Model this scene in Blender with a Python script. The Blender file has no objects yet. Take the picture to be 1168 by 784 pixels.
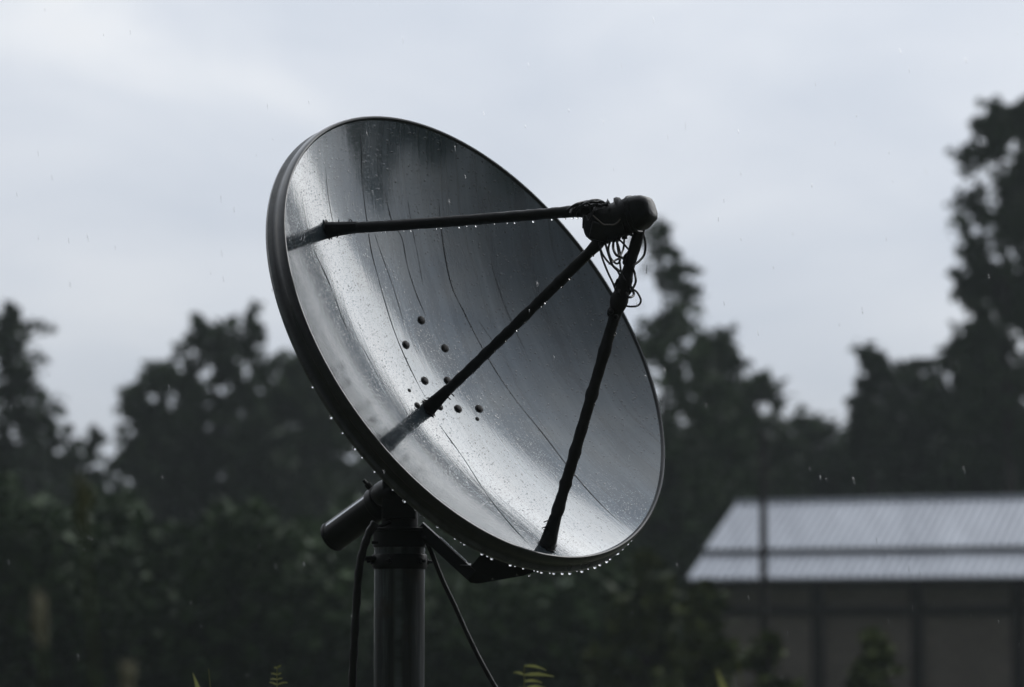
import bpy, math, random
import numpy as np
from mathutils import Vector, Matrix, noise as mnoise

SC = bpy.context.scene
COL = SC.collection
R_ = math.radians
rng = np.random.default_rng(11)
random.seed(5)

# ------------------------------------------------------------------ camera
FPX = 1168 * 100 / 36
PITCH = math.atan((720 - 392) / FPX)
CAMPOS = Vector((0, 0, 1.7))
RT = Vector((1, 0, 0))
FW = Vector((0, math.cos(PITCH), math.sin(PITCH)))
UP = Vector((0, -math.sin(PITCH), math.cos(PITCH)))
cam = bpy.data.cameras.new('camera')
camo = bpy.data.objects.new('camera', cam)
COL.objects.link(camo)
camo.location = CAMPOS
camo.rotation_euler = (math.pi / 2 + PITCH, 0, 0)
cam.lens = 100
cam.sensor_width = 36
cam.clip_start = .1
cam.clip_end = 6000
cam.dof.use_dof = True
cam.dof.focus_distance = 9.85
cam.dof.aperture_fstop = 1.9
cam.dof.aperture_blades = 9
SC.camera = camo

def ray(px, py):
    return (FW + RT * ((px - 584) / FPX) + UP * ((392 - py) / FPX))
def at(px, py, Z):
    """world point that stands at distance Z on the sight line through (px, py)"""
    return CAMPOS + ray(px, py) * Z
def hgt(py, Z):
    return at(584, py, Z).z
def xat(px, Z):
    return at(px, 392, Z).x

# ------------------------------------------------------------------ node helpers
def mat(name):
    m = bpy.data.materials.new(name)
    m.use_nodes = True
    nt = m.node_tree
    b = nt.nodes['Principled BSDF']
    return m, nt, b
def N(nt, t, **kw):
    n = nt.nodes.new(t)
    for k, v in kw.items():
        if k in n.inputs.keys():
            n.inputs[k].default_value = v
        else:
            setattr(n, k, v)
    return n
def L(nt, a, b):
    nt.links.new(a, b)
def ramp(nt, src, stops):
    r = nt.nodes.new('ShaderNodeValToRGB')
    e = r.color_ramp.elements
    while len(e) < len(stops):
        e.new(.5)
    for i, (p, c) in enumerate(stops):
        e[i].position = p
        e[i].color = (c, c, c, 1) if not hasattr(c, '__len__') else (*c, 1)
    L(nt, src, r.inputs['Fac'])
    return r.outputs['Color']
def math_(nt, op, a, b=None, c=None, clamp=False):
    n = nt.nodes.new('ShaderNodeMath'); n.operation = op; n.use_clamp = clamp
    for i, s in enumerate((a, b, c)):
        if s is None: continue
        if isinstance(s, (int, float)): n.inputs[i].default_value = s
        else: L(nt, s, n.inputs[i])
    return n.outputs[0]
def mixc(nt, f, a, b, mode='MIX'):
    n = nt.nodes.new('ShaderNodeMix'); n.data_type = 'RGBA'; n.blend_type = mode
    for i, s in ((0, f), (6, a), (7, b)):
        if isinstance(s, (int, float)): n.inputs[i].default_value = s
        elif isinstance(s, tuple): n.inputs[i].default_value = (*s, 1)
        else: L(nt, s, n.inputs[i])
    return n.outputs[2]
def noise_tex(nt, vec, scale, detail=3, rough=.55, dist=0):
    n = nt.nodes.new('ShaderNodeTexNoise')
    n.inputs['Scale'].default_value = scale; n.inputs['Detail'].default_value = detail
    n.inputs['Roughness'].default_value = rough; n.inputs['Distortion'].default_value = dist
    if vec is not None: L(nt, vec, n.inputs['Vector'])
    return n.outputs['Fac']
def mapping(nt, vec, loc=(0, 0, 0), rot=(0, 0, 0), scale=(1, 1, 1)):
    n = nt.nodes.new('ShaderNodeMapping')
    n.inputs['Location'].default_value = loc; n.inputs['Rotation'].default_value = rot; n.inputs['Scale'].default_value = scale
    L(nt, vec, n.inputs['Vector'])
    return n.outputs['Vector']
def objco(nt):
    return nt.nodes.new('ShaderNodeTexCoord').outputs['Object']
def bump(nt, b, h, strength, dist=.01, prev=None):
    n = nt.nodes.new('ShaderNodeBump')
    n.inputs['Strength'].default_value = strength; n.inputs['Distance'].default_value = dist
    L(nt, h, n.inputs['Height'])
    if prev is not None: L(nt, prev, n.inputs['Normal'])
    if b is not None: L(nt, n.outputs['Normal'], b.inputs['Normal'])
    return n.outputs['Normal']

# ------------------------------------------------------------------ materials
def mat_reflector():
    m, nt, b = mat('wet_grey_reflector')
    oc = objco(nt)
    # water runs down the bowl along local +x, a little towards -y
    fl = mapping(nt, oc, rot=(0, 0, R_(20)))
    wob = nt.nodes.new('ShaderNodeTexNoise'); wob.inputs['Scale'].default_value = 2.2; wob.inputs['Detail'].default_value = 2
    L(nt, fl, wob.inputs['Vector'])
    add = nt.nodes.new('ShaderNodeMixRGB'); add.blend_type = 'LINEAR_LIGHT'; add.inputs[0].default_value = .045
    L(nt, fl, add.inputs[1]); L(nt, wob.outputs['Color'], add.inputs[2])
    fw = add.outputs[0]
    s1 = noise_tex(nt, mapping(nt, fw, scale=(.45, 9, .1)), 1, 4, .6)
    s2 = noise_tex(nt, mapping(nt, fw, scale=(1.1, 38, .1)), 1, 4, .65)
    blotch = noise_tex(nt, oc, 5, 5, .6)
    fine = noise_tex(nt, oc, 160, 2, .6)
    # thin dark rivulets
    riv = nt.nodes.new('ShaderNodeTexVoronoi'); riv.voronoi_dimensions = '1D'; riv.feature = 'DISTANCE_TO_EDGE'
    sep = nt.nodes.new('ShaderNodeSeparateXYZ'); L(nt, fw, sep.inputs[0])
    L(nt, math_(nt, 'MULTIPLY', sep.outputs['Y'], 5.3), riv.inputs['W']); riv.inputs['Scale'].default_value = 1.0
    rv = ramp(nt, riv.outputs['Distance'], [(0.0, 1.0), (.011, .9), (.022, 0)])
    brk = ramp(nt, noise_tex(nt, mapping(nt, fw, scale=(1.6, 7, .1)), 1, 3, .6), [(.44, 0), (.53, 1)])
    rv = math_(nt, 'MULTIPLY', rv, brk)
    tone = math_(nt, 'ADD', math_(nt, 'MULTIPLY', s1, .6), math_(nt, 'MULTIPLY', s2, .4))
    col = ramp(nt, tone, [(.30, (.054, .076, .092)), (.50, (.11, .145, .17)), (.68, (.175, .22, .255))])
    col = mixc(nt, ramp(nt, blotch, [(.52, 0), (.75, .35)]), col, (.06, .064, .06))
    col = mixc(nt, math_(nt, 'MULTIPLY', rv, .3), col, (.012, .013, .014))
    # rain beads
    vo = nt.nodes.new('ShaderNodeTexVoronoi'); vo.feature = 'F1'; vo.inputs['Scale'].default_value = 95; vo.inputs['Randomness'].default_value = 1
    L(nt, oc, vo.inputs['Vector'])
    sepc = nt.nodes.new('ShaderNodeSeparateColor'); L(nt, vo.outputs['Color'], sepc.inputs[0])
    rad = math_(nt, 'MULTIPLY', math_(nt, 'POWER', sepc.outputs[0], 3.0), .5)
    bead = math_(nt, 'SUBTRACT', rad, vo.outputs['Distance'], clamp=True)
    beadm = ramp(nt, bead, [(0.0, 0), (.05, 1)])
    vo2 = nt.nodes.new('ShaderNodeTexVoronoi'); vo2.feature = 'F1'; vo2.inputs['Scale'].default_value = 210
    L(nt, oc, vo2.inputs['Vector'])
    sc2 = nt.nodes.new('ShaderNodeSeparateColor'); L(nt, vo2.outputs['Color'], sc2.inputs[0])
    bead2 = math_(nt, 'SUBTRACT', math_(nt, 'MULTIPLY', math_(nt, 'POWER', sc2.outputs[1], 2.0), .55), vo2.outputs['Distance'], clamp=True)
    bead = math_(nt, 'ADD', bead, math_(nt, 'MULTIPLY', bead2, .6))
    L(nt, mixc(nt, math_(nt, 'MULTIPLY', beadm, .5), col, (.03, .033, .036)), b.inputs['Base Color'])
    b.inputs['IOR'].default_value = 1.55
    b.inputs['Metallic'].default_value = .38
    film = math_(nt, 'ADD', math_(nt, 'MULTIPLY', s1, .45), math_(nt, 'MULTIPLY', s2, .55))
    L(nt, ramp(nt, film, [(.36, .11), (.52, .15), (.66, .20)]), b.inputs['Roughness'])
    b.inputs['Coat Weight'].default_value = 1.0
    b.inputs['Coat IOR'].default_value = 2.0
    L(nt, ramp(nt, film, [(.40, .025), (.52, .05), (.66, .11)]), b.inputs['Coat Roughness'])
    big = noise_tex(nt, mapping(nt, fw, scale=(.5, 6, .5)), 1, 2, .5)
    n1 = bump(nt, None, big, .2, .012)
    n2 = bump(nt, None, fine, .12, .002, n1)
    n3 = bump(nt, b, bead, .4, .004, n2)
    cn = bump(nt, None, s2, .10, .006)
    cn = bump(nt, None, fine, .06, .002, cn)
    cn = bump(nt, None, bead, .35, .004, cn)
    L(nt, cn, b.inputs['Coat Normal'])
    return m
def mat_dark(name, c=(.02, .021, .022), rough=.4, nscale=40, nb=.15, coat=.4, var=.5, metal=0, spec=.5):
    m, nt, b = mat(name)
    oc = objco(nt)
    n = noise_tex(nt, oc, nscale, 4, .6)
    n2 = noise_tex(nt, oc, nscale * .15, 3, .6)
    lo = tuple(x * (1 - var) for x in c); hi = tuple(x * (1 + var) for x in c)
    L(nt, ramp(nt, math_(nt, 'ADD', math_(nt, 'MULTIPLY', n, .5), math_(nt, 'MULTIPLY', n2, .5)), [(.3, lo), (.7, hi)]), b.inputs['Base Color'])
    L(nt, ramp(nt, n2, [(.3, rough * .7), (.7, min(1, rough * 1.4))]), b.inputs['Roughness'])
    b.inputs['Coat Weight'].default_value = coat
    b.inputs['Coat Roughness'].default_value = .12
    b.inputs['Specular IOR Level'].default_value = spec
    b.inputs['Metallic'].default_value = metal
    bump(nt, b, n, nb, .004)
    return m
def mat_steel_pole():
    m, nt, b = mat('weathered_steel_pole')
    oc = objco(nt)
    st = noise_tex(nt, mapping(nt, oc, scale=(22, 22, 1.3)), 1, 4, .65)
    bl = noise_tex(nt, oc, 9, 4, .6)
    c = ramp(nt, st, [(.36, (.02, .022, .024)), (.54, (.05, .057, .063)), (.70, (.14, .16, .175))])
    c = mixc(nt, ramp(nt, bl, [(.55, 0), (.72, .6)]), c, (.05, .034, .024))
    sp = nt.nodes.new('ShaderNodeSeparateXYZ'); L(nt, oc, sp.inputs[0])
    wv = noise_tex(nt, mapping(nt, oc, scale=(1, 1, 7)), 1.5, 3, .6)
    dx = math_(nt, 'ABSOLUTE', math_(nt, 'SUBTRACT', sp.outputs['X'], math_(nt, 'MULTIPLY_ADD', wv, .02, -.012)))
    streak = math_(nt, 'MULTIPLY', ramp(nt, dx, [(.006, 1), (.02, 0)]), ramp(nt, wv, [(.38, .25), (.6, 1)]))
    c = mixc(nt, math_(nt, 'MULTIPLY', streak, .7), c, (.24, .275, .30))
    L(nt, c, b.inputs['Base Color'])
    b.inputs['Roughness'].default_value = .42
    b.inputs['Metallic'].default_value = .25
    b.inputs['Coat Weight'].default_value = .8
    b.inputs['Coat Roughness'].default_value = .2
    bump(nt, b, st, .25, .004)
    return m
def mat_leaf(name, a, c, rough=.55, nscale=.6, thin=0):
    m, nt, b = mat(name)
    g = nt.nodes.new('ShaderNodeNewGeometry')
    oc = objco(nt)
    n = noise_tex(nt, oc, nscale, 2, .5)
    f = math_(nt, 'ADD', math_(nt, 'MULTIPLY', g.outputs['Random Per Island'], .55), math_(nt, 'MULTIPLY', n, .45))
    L(nt, ramp(nt, f, [(.2, a), (.8, c)]), b.inputs['Base Color'])
    b.inputs['Roughness'].default_value = rough
    b.inputs['Specular IOR Level'].default_value = .15
    if thin:
        tr = nt.nodes.new('ShaderNodeBsdfTranslucent'); L(nt, b.inputs['Base Color'].links[0].from_socket, tr.inputs['Color'])
        mx = nt.nodes.new('ShaderNodeMixShader'); mx.inputs[0].default_value = thin
        L(nt, b.outputs[0], mx.inputs[1]); L(nt, tr.outputs[0], mx.inputs[2])
        L(nt, mx.outputs[0], nt.nodes['Material Output'].inputs['Surface'])
    return m
def mat_bark():
    m, nt, b = mat('wet_bark')
    oc = objco(nt)
    n = noise_tex(nt, mapping(nt, oc, scale=(6, 6, 1)), 1.5, 4, .6)
    L(nt, ramp(nt, n, [(.3, (.02, .017, .014)), (.7, (.07, .06, .05))]), b.inputs['Base Color'])
    b.inputs['Roughness'].default_value = .8
    bump(nt, b, n, .5, .03)
    return m
def mat_roof():
    m, nt, b = mat('corrugated_zinc_roof')
    oc = objco(nt)
    n = noise_tex(nt, mapping(nt, oc, scale=(.9, .25, .25)), 1.2, 4, .6)
    n2 = noise_tex(nt, mapping(nt, oc, scale=(5, .4, .4)), 1.0, 3, .6)
    f = math_(nt, 'ADD', math_(nt, 'MULTIPLY', n, .5), math_(nt, 'MULTIPLY', n2, .5))
    L(nt, ramp(nt, f, [(.3, (.32, .35, .41)), (.7, (.50, .54, .61))]), b.inputs['Base Color'])
    b.inputs['Roughness'].default_value = .38
    b.inputs['Metallic'].default_value = .38
    return m
def mat_wall():
    m, nt, b = mat('stained_render_wall')
    oc = objco(nt)
    n = noise_tex(nt, oc, 1.1, 5, .6)
    br = nt.nodes.new('ShaderNodeTexBrick')
    br.inputs['Scale'].default_value = 1.0
    br.inputs['Brick Width'].default_value = .4; br.inputs['Row Height'].default_value = .2; br.inputs['Mortar Size'].default_value = .012
    br.inputs['Color1'].default_value = (.46, .40, .36, 1); br.inputs['Color2'].default_value = (.39, .34, .305, 1); br.inputs['Mortar'].default_value = (.22, .21, .2, 1)
    L(nt, mapping(nt, oc, rot=(R_(90), 0, 0)), br.inputs['Vector'])
    L(nt, mixc(nt, ramp(nt, n, [(.4, 0), (.7, .6)]), br.outputs['Color'], (.29, .25, .22)), b.inputs['Base Color'])
    b.inputs['Roughness'].default_value = .9
    return m
def mat_ground():
    m, nt, b = mat('damp_grassy_ground')
    oc = objco(nt)
    n = noise_tex(nt, oc, .25, 6, .65)
    L(nt, ramp(nt, n, [(.35, (.035, .028, .018)), (.55, (.035, .045, .018)), (.7, (.05, .065, .022))]), b.inputs['Base Color'])
    b.inputs['Roughness'].default_value = .9
    bump(nt, b, noise_tex(nt, oc, 6, 5, .7), .6, .08)
    return m
def mat_water():
    m, nt, b = mat('rain_water')
    b.inputs['Base Color'].default_value = (1, 1, 1, 1)
    b.inputs['Transmission Weight'].default_value = 1
    b.inputs['IOR'].default_value = 1.33
    b.inputs['Roughness'].default_value = .0
    return m

M_REFL = mat_reflector()
M_RIM = mat_dark('dark_rim_metal', (.032, .036, .039), .34, 26, .12, .8, spec=.4)
def pale_lip(m):
    # the rolled lip at the back of the rim is paler, in uneven patches
    nt = m.node_tree; b = nt.nodes['Principled BSDF']; old = b.inputs['Base Color'].links[0].from_socket
    oc = objco(nt); sp = nt.nodes.new('ShaderNodeSeparateXYZ'); L(nt, oc, sp.inputs[0])
    k = ramp(nt, math_(nt, 'MULTIPLY', sp.outputs['Z'], -10.0), [(.53, 0), (.60, 1)])
    w = ramp(nt, noise_tex(nt, oc, 14, 4, .65), [(.35, .25), (.65, 1)])
    L(nt, mixc(nt, math_(nt, 'MULTIPLY', k, w), old, (.13, .145, .155)), b.inputs['Base Color'])
pale_lip(M_RIM)
M_ARM = mat_dark('black_taped_tube', (.009, .009, .009), .5, 60, .5, .2, spec=.3)
M_FEED = mat_dark('black_wrapped_plastic', (.013, .014, .014), .45, 45, .6, .25, spec=.35)
M_CABLE = mat_dark('black_cable_rubber', (.012, .012, .012), .5, 60, .2, .2)
M_BRACKET = mat_dark('dark_bracket_steel', (.007, .0075, .008), .5, 30, .1, .2, spec=.25)
M_BOLT = mat_dark('rusted_bolt', (.02, .016, .013), .6, 90, .3, .2)
M_HIGHLIGHT = mat_dark('pale_highlight_steel', (.5, .53, .57), .25, 40, .1, .8, .2, .7)  # pale metal for the highlight lines put on tube and strut
M_MARK = mat_dark('pale_cap_mark', (.5, .53, .55), .5, 80, .1, .3, .2)
M_POLE = mat_steel_pole()
M_BARK = mat_bark()
M_LEAF = mat_leaf('dark_green_foliage', (.032, .06, .023), (.085, .145, .055))
M_LEAF2 = mat_leaf('deep_green_foliage', (.026, .048, .022), (.07, .116, .052))
M_LEAF3 = mat_leaf('olive_foliage', (.05, .078, .024), (.17, .21, .062))
M_WEED = mat_leaf('yellow_green_weed', (.20, .23, .07), (.44, .45, .18), .45, 8, .5)
M_REED = mat_leaf('dry_reed', (.32, .31, .22), (.56, .55, .42), .6, 8, .5)
M_ROOF = mat_roof()
M_WALL = mat_wall()
M_TIMBER = mat_dark('dark_wet_timber', (.03, .026, .024), .7, 6, .3, .1)
M_GROUND = mat_ground()
M_WATER = mat_water()

# ------------------------------------------------------------------ object helpers
class MB:
    def __init__(s): s.v = []; s.f = []
    def add(s, v, f):
        o = len(s.v); s.v.extend([tuple(p) for p in v]); s.f.extend([tuple(i + o for i in q) for q in f])
    def box(s, c, ax, ay, az):
        """box centred at c with half-axis vectors"""
        c, ax, ay, az = map(Vector, (c, ax, ay, az))
        v = [c + ax * i + ay * j + az * k for i in (-1, 1) for j in (-1, 1) for k in (-1, 1)]
        s.add(v, [(0, 1, 3, 2), (4, 6, 7, 5), (0, 4, 5, 1), (2, 3, 7, 6), (0, 2, 6, 4), (1, 5, 7, 3)])
    def tube(s, pts, rad, sides=10, jit=0, cap=True, flat=1.0):
        pts = [Vector(p) for p in pts]; n = len(pts)
        T = [(pts[min(i + 1, n - 1)] - pts[max(i - 1, 0)]).normalized() for i in range(n)]
        a = T[0].orthogonal().normalized(); v = []; f = []
        for i in range(n):
            a = (a - T[i] * a.dot(T[i])).normalized(); b = T[i].cross(a)
            r = rad(i / (n - 1)) if callable(rad) else rad
            for k in range(sides):
                t = 2 * math.pi * k / sides
                rr = r * (1 + jit * (random.random() - .5))
                v.append(pts[i] + a * math.cos(t) * rr + b * math.sin(t) * rr * flat)
        for i in range(n - 1):
            for k in range(sides):
                k2 = (k + 1) % sides
                f.append((i * sides + k, i * sides + k2, (i + 1) * sides + k2, (i + 1) * sides + k))
        if cap:
            f.append(tuple(range(sides))[::-1]); f.append(tuple((n - 1) * sides + k for k in range(sides)))
        s.add(v, f)
    def ball(s, c, r, stretch=None, seg=8, rings=6):
        c = Vector(c); v = []; f = []
        ax, ay, az = stretch if stretch else (Vector((r, 0, 0)), Vector((0, r, 0)), Vector((0, 0, r)))
        v.append(c + az)
        for i in range(1, rings):
            p = math.pi * i / rings
            for k in range(seg):
                t = 2 * math.pi * k / seg
                v.append(c + ax * math.sin(p) * math.cos(t) + ay * math.sin(p) * math.sin(t) + az * math.cos(p))
        v.append(c - az)
        for k in range(seg):
            k2 = (k + 1) % seg
            f.append((0, 1 + k, 1 + k2))
            for i in range(rings - 2):
                f.append((1 + i * seg + k, 1 + (i + 1) * seg + k, 1 + (i + 1) * seg + k2, 1 + i * seg + k2))
            q = 1 + (rings - 2) * seg
            f.append((q + k, len(v) - 1, q + k2))
        s.add(v, f)
    def build(s, name, m, parent=None, smooth=True, world=True, bevel=0, matrix=None):
        """links the collected shapes as ONE mesh; vertices are world points, moved into the parent's frame"""
        me = bpy.data.meshes.new(name)
        vs = s.v
        off = Vector((0, 0, 0))
        if matrix is None and parent is not None:
            off = parent_world(parent)
        if matrix is None and parent is None:
            a = np.array(vs); off = Vector((float(a[:, 0].mean()), float(a[:, 1].mean()), float(a[:, 2].min())))
        if matrix is None:
            vs = [(p[0] - off.x, p[1] - off.y, p[2] - off.z) for p in vs]
        me.from_pydata(vs, [], s.f); me.update()
        me.materials.append(m)
        if smooth: me.polygons.foreach_set('use_smooth', [True] * len(me.polygons))
        o = bpy.data.objects.new(name, me); COL.objects.link(o)
        if parent is not None:
            o.parent = parent
            if matrix is not None: o.matrix_local = matrix if matrix == Matrix.Identity(4) else (Matrix.Identity(4) if parent.parent is not None else Matrix.Translation(-parent_world(parent)) @ matrix)
        elif matrix is None: o.location = off
        else: o.matrix_world = matrix
        if bevel:
            md = o.modifiers.new('bevel', 'BEVEL'); md.width = bevel; md.segments = 2; md.limit_method = 'ANGLE'
        if smooth:
            try: me.set_sharp_from_angle(angle=R_(40))
            except Exception: pass
        return o
def parent_world(p):
    """origin of a parent that carries translation only (parts sit at its origin, unrotated)"""
    v = Vector((0, 0, 0))
    while p is not None:
        v = v + p.location; p = p.parent
    return v
def smooth_path(pts, n=10):
    out = []; P = [Vector(p) for p in pts]
    for i in range(len(P) - 1):
        p0 = P[max(i - 1, 0)]; p1 = P[i]; p2 = P[i + 1]; p3 = P[min(i + 2, len(P) - 1)]
        for k in range(n):
            t = k / n
            out.append(.5 * ((2 * p1) + (p2 - p0) * t + (2 * p0 - 5 * p1 + 4 * p2 - p3) * t * t + (3 * p1 - p0 - 3 * p2 + p3) * t ** 3))
    out.append(P[-1]); return out
def tag(o, label=None, cat=None, group=None, kind=None):
    if label: o['label'] = label
    if cat: o['category'] = cat
    if group: o['group'] = group
    if kind: o['kind'] = kind
    return o
def empty(name, loc, label=None, cat=None, group=None):
    o = bpy.data.objects.new(name, None); COL.objects.link(o); o.location = loc
    o.empty_display_size = .3
    return tag(o, label, cat, group)

# ------------------------------------------------------------------ the dish frame
DR = .9
DH = .28
ZC = 10.097
ea, eb = R_(32.85), R_(36.69)
def cv(x, y, z): return RT * x + UP * y - FW * z
DC = at(549.5, 378.5, ZC)
DN = cv(math.cos(ea) * math.cos(eb), math.cos(ea) * math.sin(eb), math.sin(ea)).normalized()
E1 = cv(math.sin(eb), -math.cos(eb), 0).normalized()
E2 = DN.cross(E1).normalized()
DM = Matrix((( E1.x, E2.x, DN.x, DC.x), (E1.y, E2.y, DN.y, DC.y), (E1.z, E2.z, DN.z, DC.z), (0, 0, 0, 1)))
def dz(r): return -DH * (1 - (r / DR) ** 2)
def dpt(u, v, w=None):
    return DM @ Vector((u, v, dz(math.hypot(u, v)) if w is None else w))
def on_dish(px, py):
    """where the sight line meets the inside of the bowl, in dish coordinates"""
    inv = DM.inverted()
    o = inv @ CAMPOS; d = (inv.to_3x3() @ ray(px, py))
    k = DH / DR ** 2
    A = k * (d.x ** 2 + d.y ** 2); B = 2 * k * (o.x * d.x + o.y * d.y) - d.z; C = k * (o.x ** 2 + o.y ** 2) - DH - o.z
    q = math.sqrt(max(0, B * B - 4 * A * C))
    best = None
    for t in ((-B - q) / (2 * A), (-B + q) / (2 * A)):
        p = o + d * t
        if t > 0 and math.hypot(p.x, p.y) < DR * 1.03: best = p if best is None or t > best[1] else best[0]; best = (best, t)
    return best[0] if best else None
def dnorm(u, v):
    k = 2 * DH / DR ** 2
    return (DM.to_3x3() @ Vector((-k * u, -k * v, 1))).normalized()

VERT = DM @ Vector((0, 0, -DH))
POLE_Z = (VERT - DN * .43 - CAMPOS).dot(FW)
pole_top = at(456, 606, POLE_Z)
base = Vector((pole_top.x, pole_top.y, 0))
dish = empty('satellite_dish', base, 'large dark grey satellite dish dripping with rain on its steel pole', 'satellite dish')

# reflector: paraboloid shell with thickness
def build_reflector():
    mb = MB(); nr, na = 44, 160; th = .006
    for side in (0, 1):
        v = [(0, 0, dz(0) - side * th)]; f = []
        for i in range(1, nr + 1):
            r = DR * i / nr
            for k in range(na):
                t = 2 * math.pi * k / na
                # the petals of the bowl are not perfectly true
                e = .0022 * math.sin(3 * t + 1) * (r / DR) ** 2 + .0012 * mnoise.noise(Vector((math.cos(t) * r * 3, math.sin(t) * r * 3, 4)))
                v.append((r * math.cos(t), r * math.sin(t), dz(r) - side * th + e))
        for k in range(na):
            k2 = (k + 1) % na
            q = (0, 1 + k, 1 + k2)
            f.append(q if side == 0 else q[::-1])
            for i in range(nr - 1):
                q = (1 + i * na + k, 1 + (i + 1) * na + k, 1 + (i + 1) * na + k2, 1 + i * na + k2)
                f.append(q if side == 0 else q[::-1])
        mb.add(v, f)
    return mb.build('reflector', M_REFL, dish, matrix=DM)
refl = build_reflector()

# rim band: rolled front edge, dark band, rolled lip at the back
def build_rim():
    prof = [(DR - .004, .001), (DR - .002, .0055), (DR + .003, .007), (DR + .007, .004), (DR + .010, -.004),
            (DR + .013, -.016), (DR + .013, -.024), (DR + .006, -.031), (DR + .005, -.049), (DR + .009, -.055), (DR + .016, -.058), (DR + .0205, -.063), (DR + .0205, -.071),
            (DR + .017, -.077), (DR + .006, -.079), (DR - .004, -.077), (DR - .014, -.070), (DR - .014, -.045), (DR - .014, -.018)]
    mb = MB(); na = 200; v = []; f = []; m = len(prof)
    for k in range(na):
        t = 2 * math.pi * k / na
        e = .0022 * math.sin(3 * t + 1)
        for (r, z) in prof: v.append((r * math.cos(t), r * math.sin(t), z + e))
    for k in range(na):
        k2 = (k + 1) % na
        for j in range(m):
            j2 = (j + 1) % m
            f.append((k * m + j, k * m + j2, k2 * m + j2, k2 * m + j))
    mb.add(v, f)
    return mb.build('rim', M_RIM, dish, matrix=DM)
rim = build_rim()

# bolts through the bowl
bolts = [(480.5, 365.5, 1), (463, 393.5, 1), (507.5, 397.5, 1), (484.5, 434.5, 1), (510.5, 434.5, 1), (476, 462.5, .75), (502, 464.5, .8), (522.5, 466.5, 1), (546.5, 466.5, 1.0), (544.5, 478, .5), (467, 445.5, .45)]
proto = None
for (px, py, s) in bolts:
    p = on_dish(px, py)
    if proto is None:
        mb = MB()
        mb.tube([(0, 0, -.002), (0, 0, .003)], .0165, 16)
        mb.tube([(0, 0, .003), (0, 0, .007), (0, 0, .0085)], lambda t: .0125 - .003 * (t > .9), 18)
        bo = mb.build('bolt', M_BOLT, refl, matrix=Matrix.Identity(4)); proto = bo
    else:
        bo = proto.copy(); COL.objects.link(bo); bo.parent = refl
    k = 2 * DH / DR ** 2
    nn = Vector((-k * p.x, -k * p.y, 1)).normalized()
    bo.matrix_parent_inverse = Matrix.Identity(4)
    bo.matrix_local = Matrix.Translation(p) @ nn.to_track_quat('Z', 'Y').to_matrix().to_4x4() @ Matrix.Scale(s, 4)

# trickles of water running down the bowl
mb = MB(); random.seed(77)
TR = [([(411, 150), (412.5, 178), (413, 203), (418.6, 253), (424, 288), (433, 324), (450.7, 381), (470, 425), (486, 455)], .0021),
      ([(501, 484), (530, 525), (560, 570), (603, 620)], .002),
      ([(438, 213), (447, 253), (458, 271), (465, 303), (475, 335), (486, 360)], .0021),
      ([(465, 231), (470, 262), (476, 289), (483, 324)], .0015),
      ([(501, 228), (504, 264), (515, 324), (529, 356), (545, 388), (577, 440), (616, 492), (647, 532), (693, 584), (721, 607)], .0024),
      ([(427.5, 267), (447, 324), (461, 367)], .0012),
      ([(358, 285), (376, 324), (397, 378)], .0017), ([(412, 393), (422, 412), (432, 432)], .0014),
      ([(372, 190), (375, 226), (382, 262)], .0013), ([(560, 300), (575, 345), (600, 400)], .0012), ([(545, 365), (570, 400), (583, 425)], .0016)]
for pl_, r_ in TR:
    P3 = []
    for q in pl_:
        p = on_dish(*q); P3.append(Vector((p.x, p.y, 0)))
    out = [Vector((q.x, q.y, dz(math.hypot(q.x, q.y)) + .0006 + .0022 * math.sin(3 * math.atan2(q.y, q.x) + 1) * (math.hypot(q.x, q.y) / DR) ** 2)) for q in smooth_path([p + Vector((random.uniform(-.003, .003), random.uniform(-.003, .003), 0)) for p in P3], 10)]
    mb.tube(out, lambda t, r_=r_: min(1, .15 + 6 * t, .15 + 5 * (1 - t)) * r_ * .72 * (.75 + .9 * mnoise.noise(Vector((t * 9, r_ * 900, 0)))), 6)
tag(mb.build('water_trickle', mat_dark('dirty_trickle', (.032, .037, .041), .35, 60, .1, .4), refl, matrix=DM), kind='stuff')

# feed: black wrapped body on the dish axis
FEEDZ = ((DM @ Vector((0, 0, .68))) - CAMPOS).dot(FW)
def feed_pt(px, py, dzv=0.0): return at(px, py, FEEDZ + dzv)
fa = feed_pt(679, 262, .05); fb = feed_pt(743, 239, -.05)
def lump(stations, sides=22, jit=.0, power=2.6, seed=0, amp=.0):
    """stations: (point, up half-height, side half-width); rounded-box sections lofted along the line"""
    mb = MB(); v = []; f = []; n = len(stations)
    ax = (stations[-1][0] - stations[0][0]).normalized()
    side = ax.cross(UP).normalized(); up = side.cross(ax).normalized()
    for i, (c, hu, hs) in enumerate(stations):
        for k in range(sides):
            t = 2 * math.pi * k / sides; ct, st = math.cos(t), math.sin(t)
            rr = (abs(ct) ** power + abs(st) ** power) ** (-1 / power)
            d = 1 + amp * mnoise.noise(Vector((ct * 1.6 + seed, st * 1.6, i * .55)))
            v.append(c + side * (ct * rr * hs * d) + up * (st * rr * hu * d))
    for i in range(n - 1):
        for k in range(sides):
            k2 = (k + 1) % sides
            f.append((i * sides + k, i * sides + k2, (i + 1) * sides + k2, (i + 1) * sides + k))
    f.append(tuple(range(sides))[::-1]); f.append(tuple((n - 1) * sides + k for k in range(sides)))
    mb.add(v, f); return mb
PXM = FEEDZ / FPX
def st(px, py, hpx, wpx, t):
    return (feed_pt(px, py, .06 - .12 * t), hpx * PXM, wpx * PXM)
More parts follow.
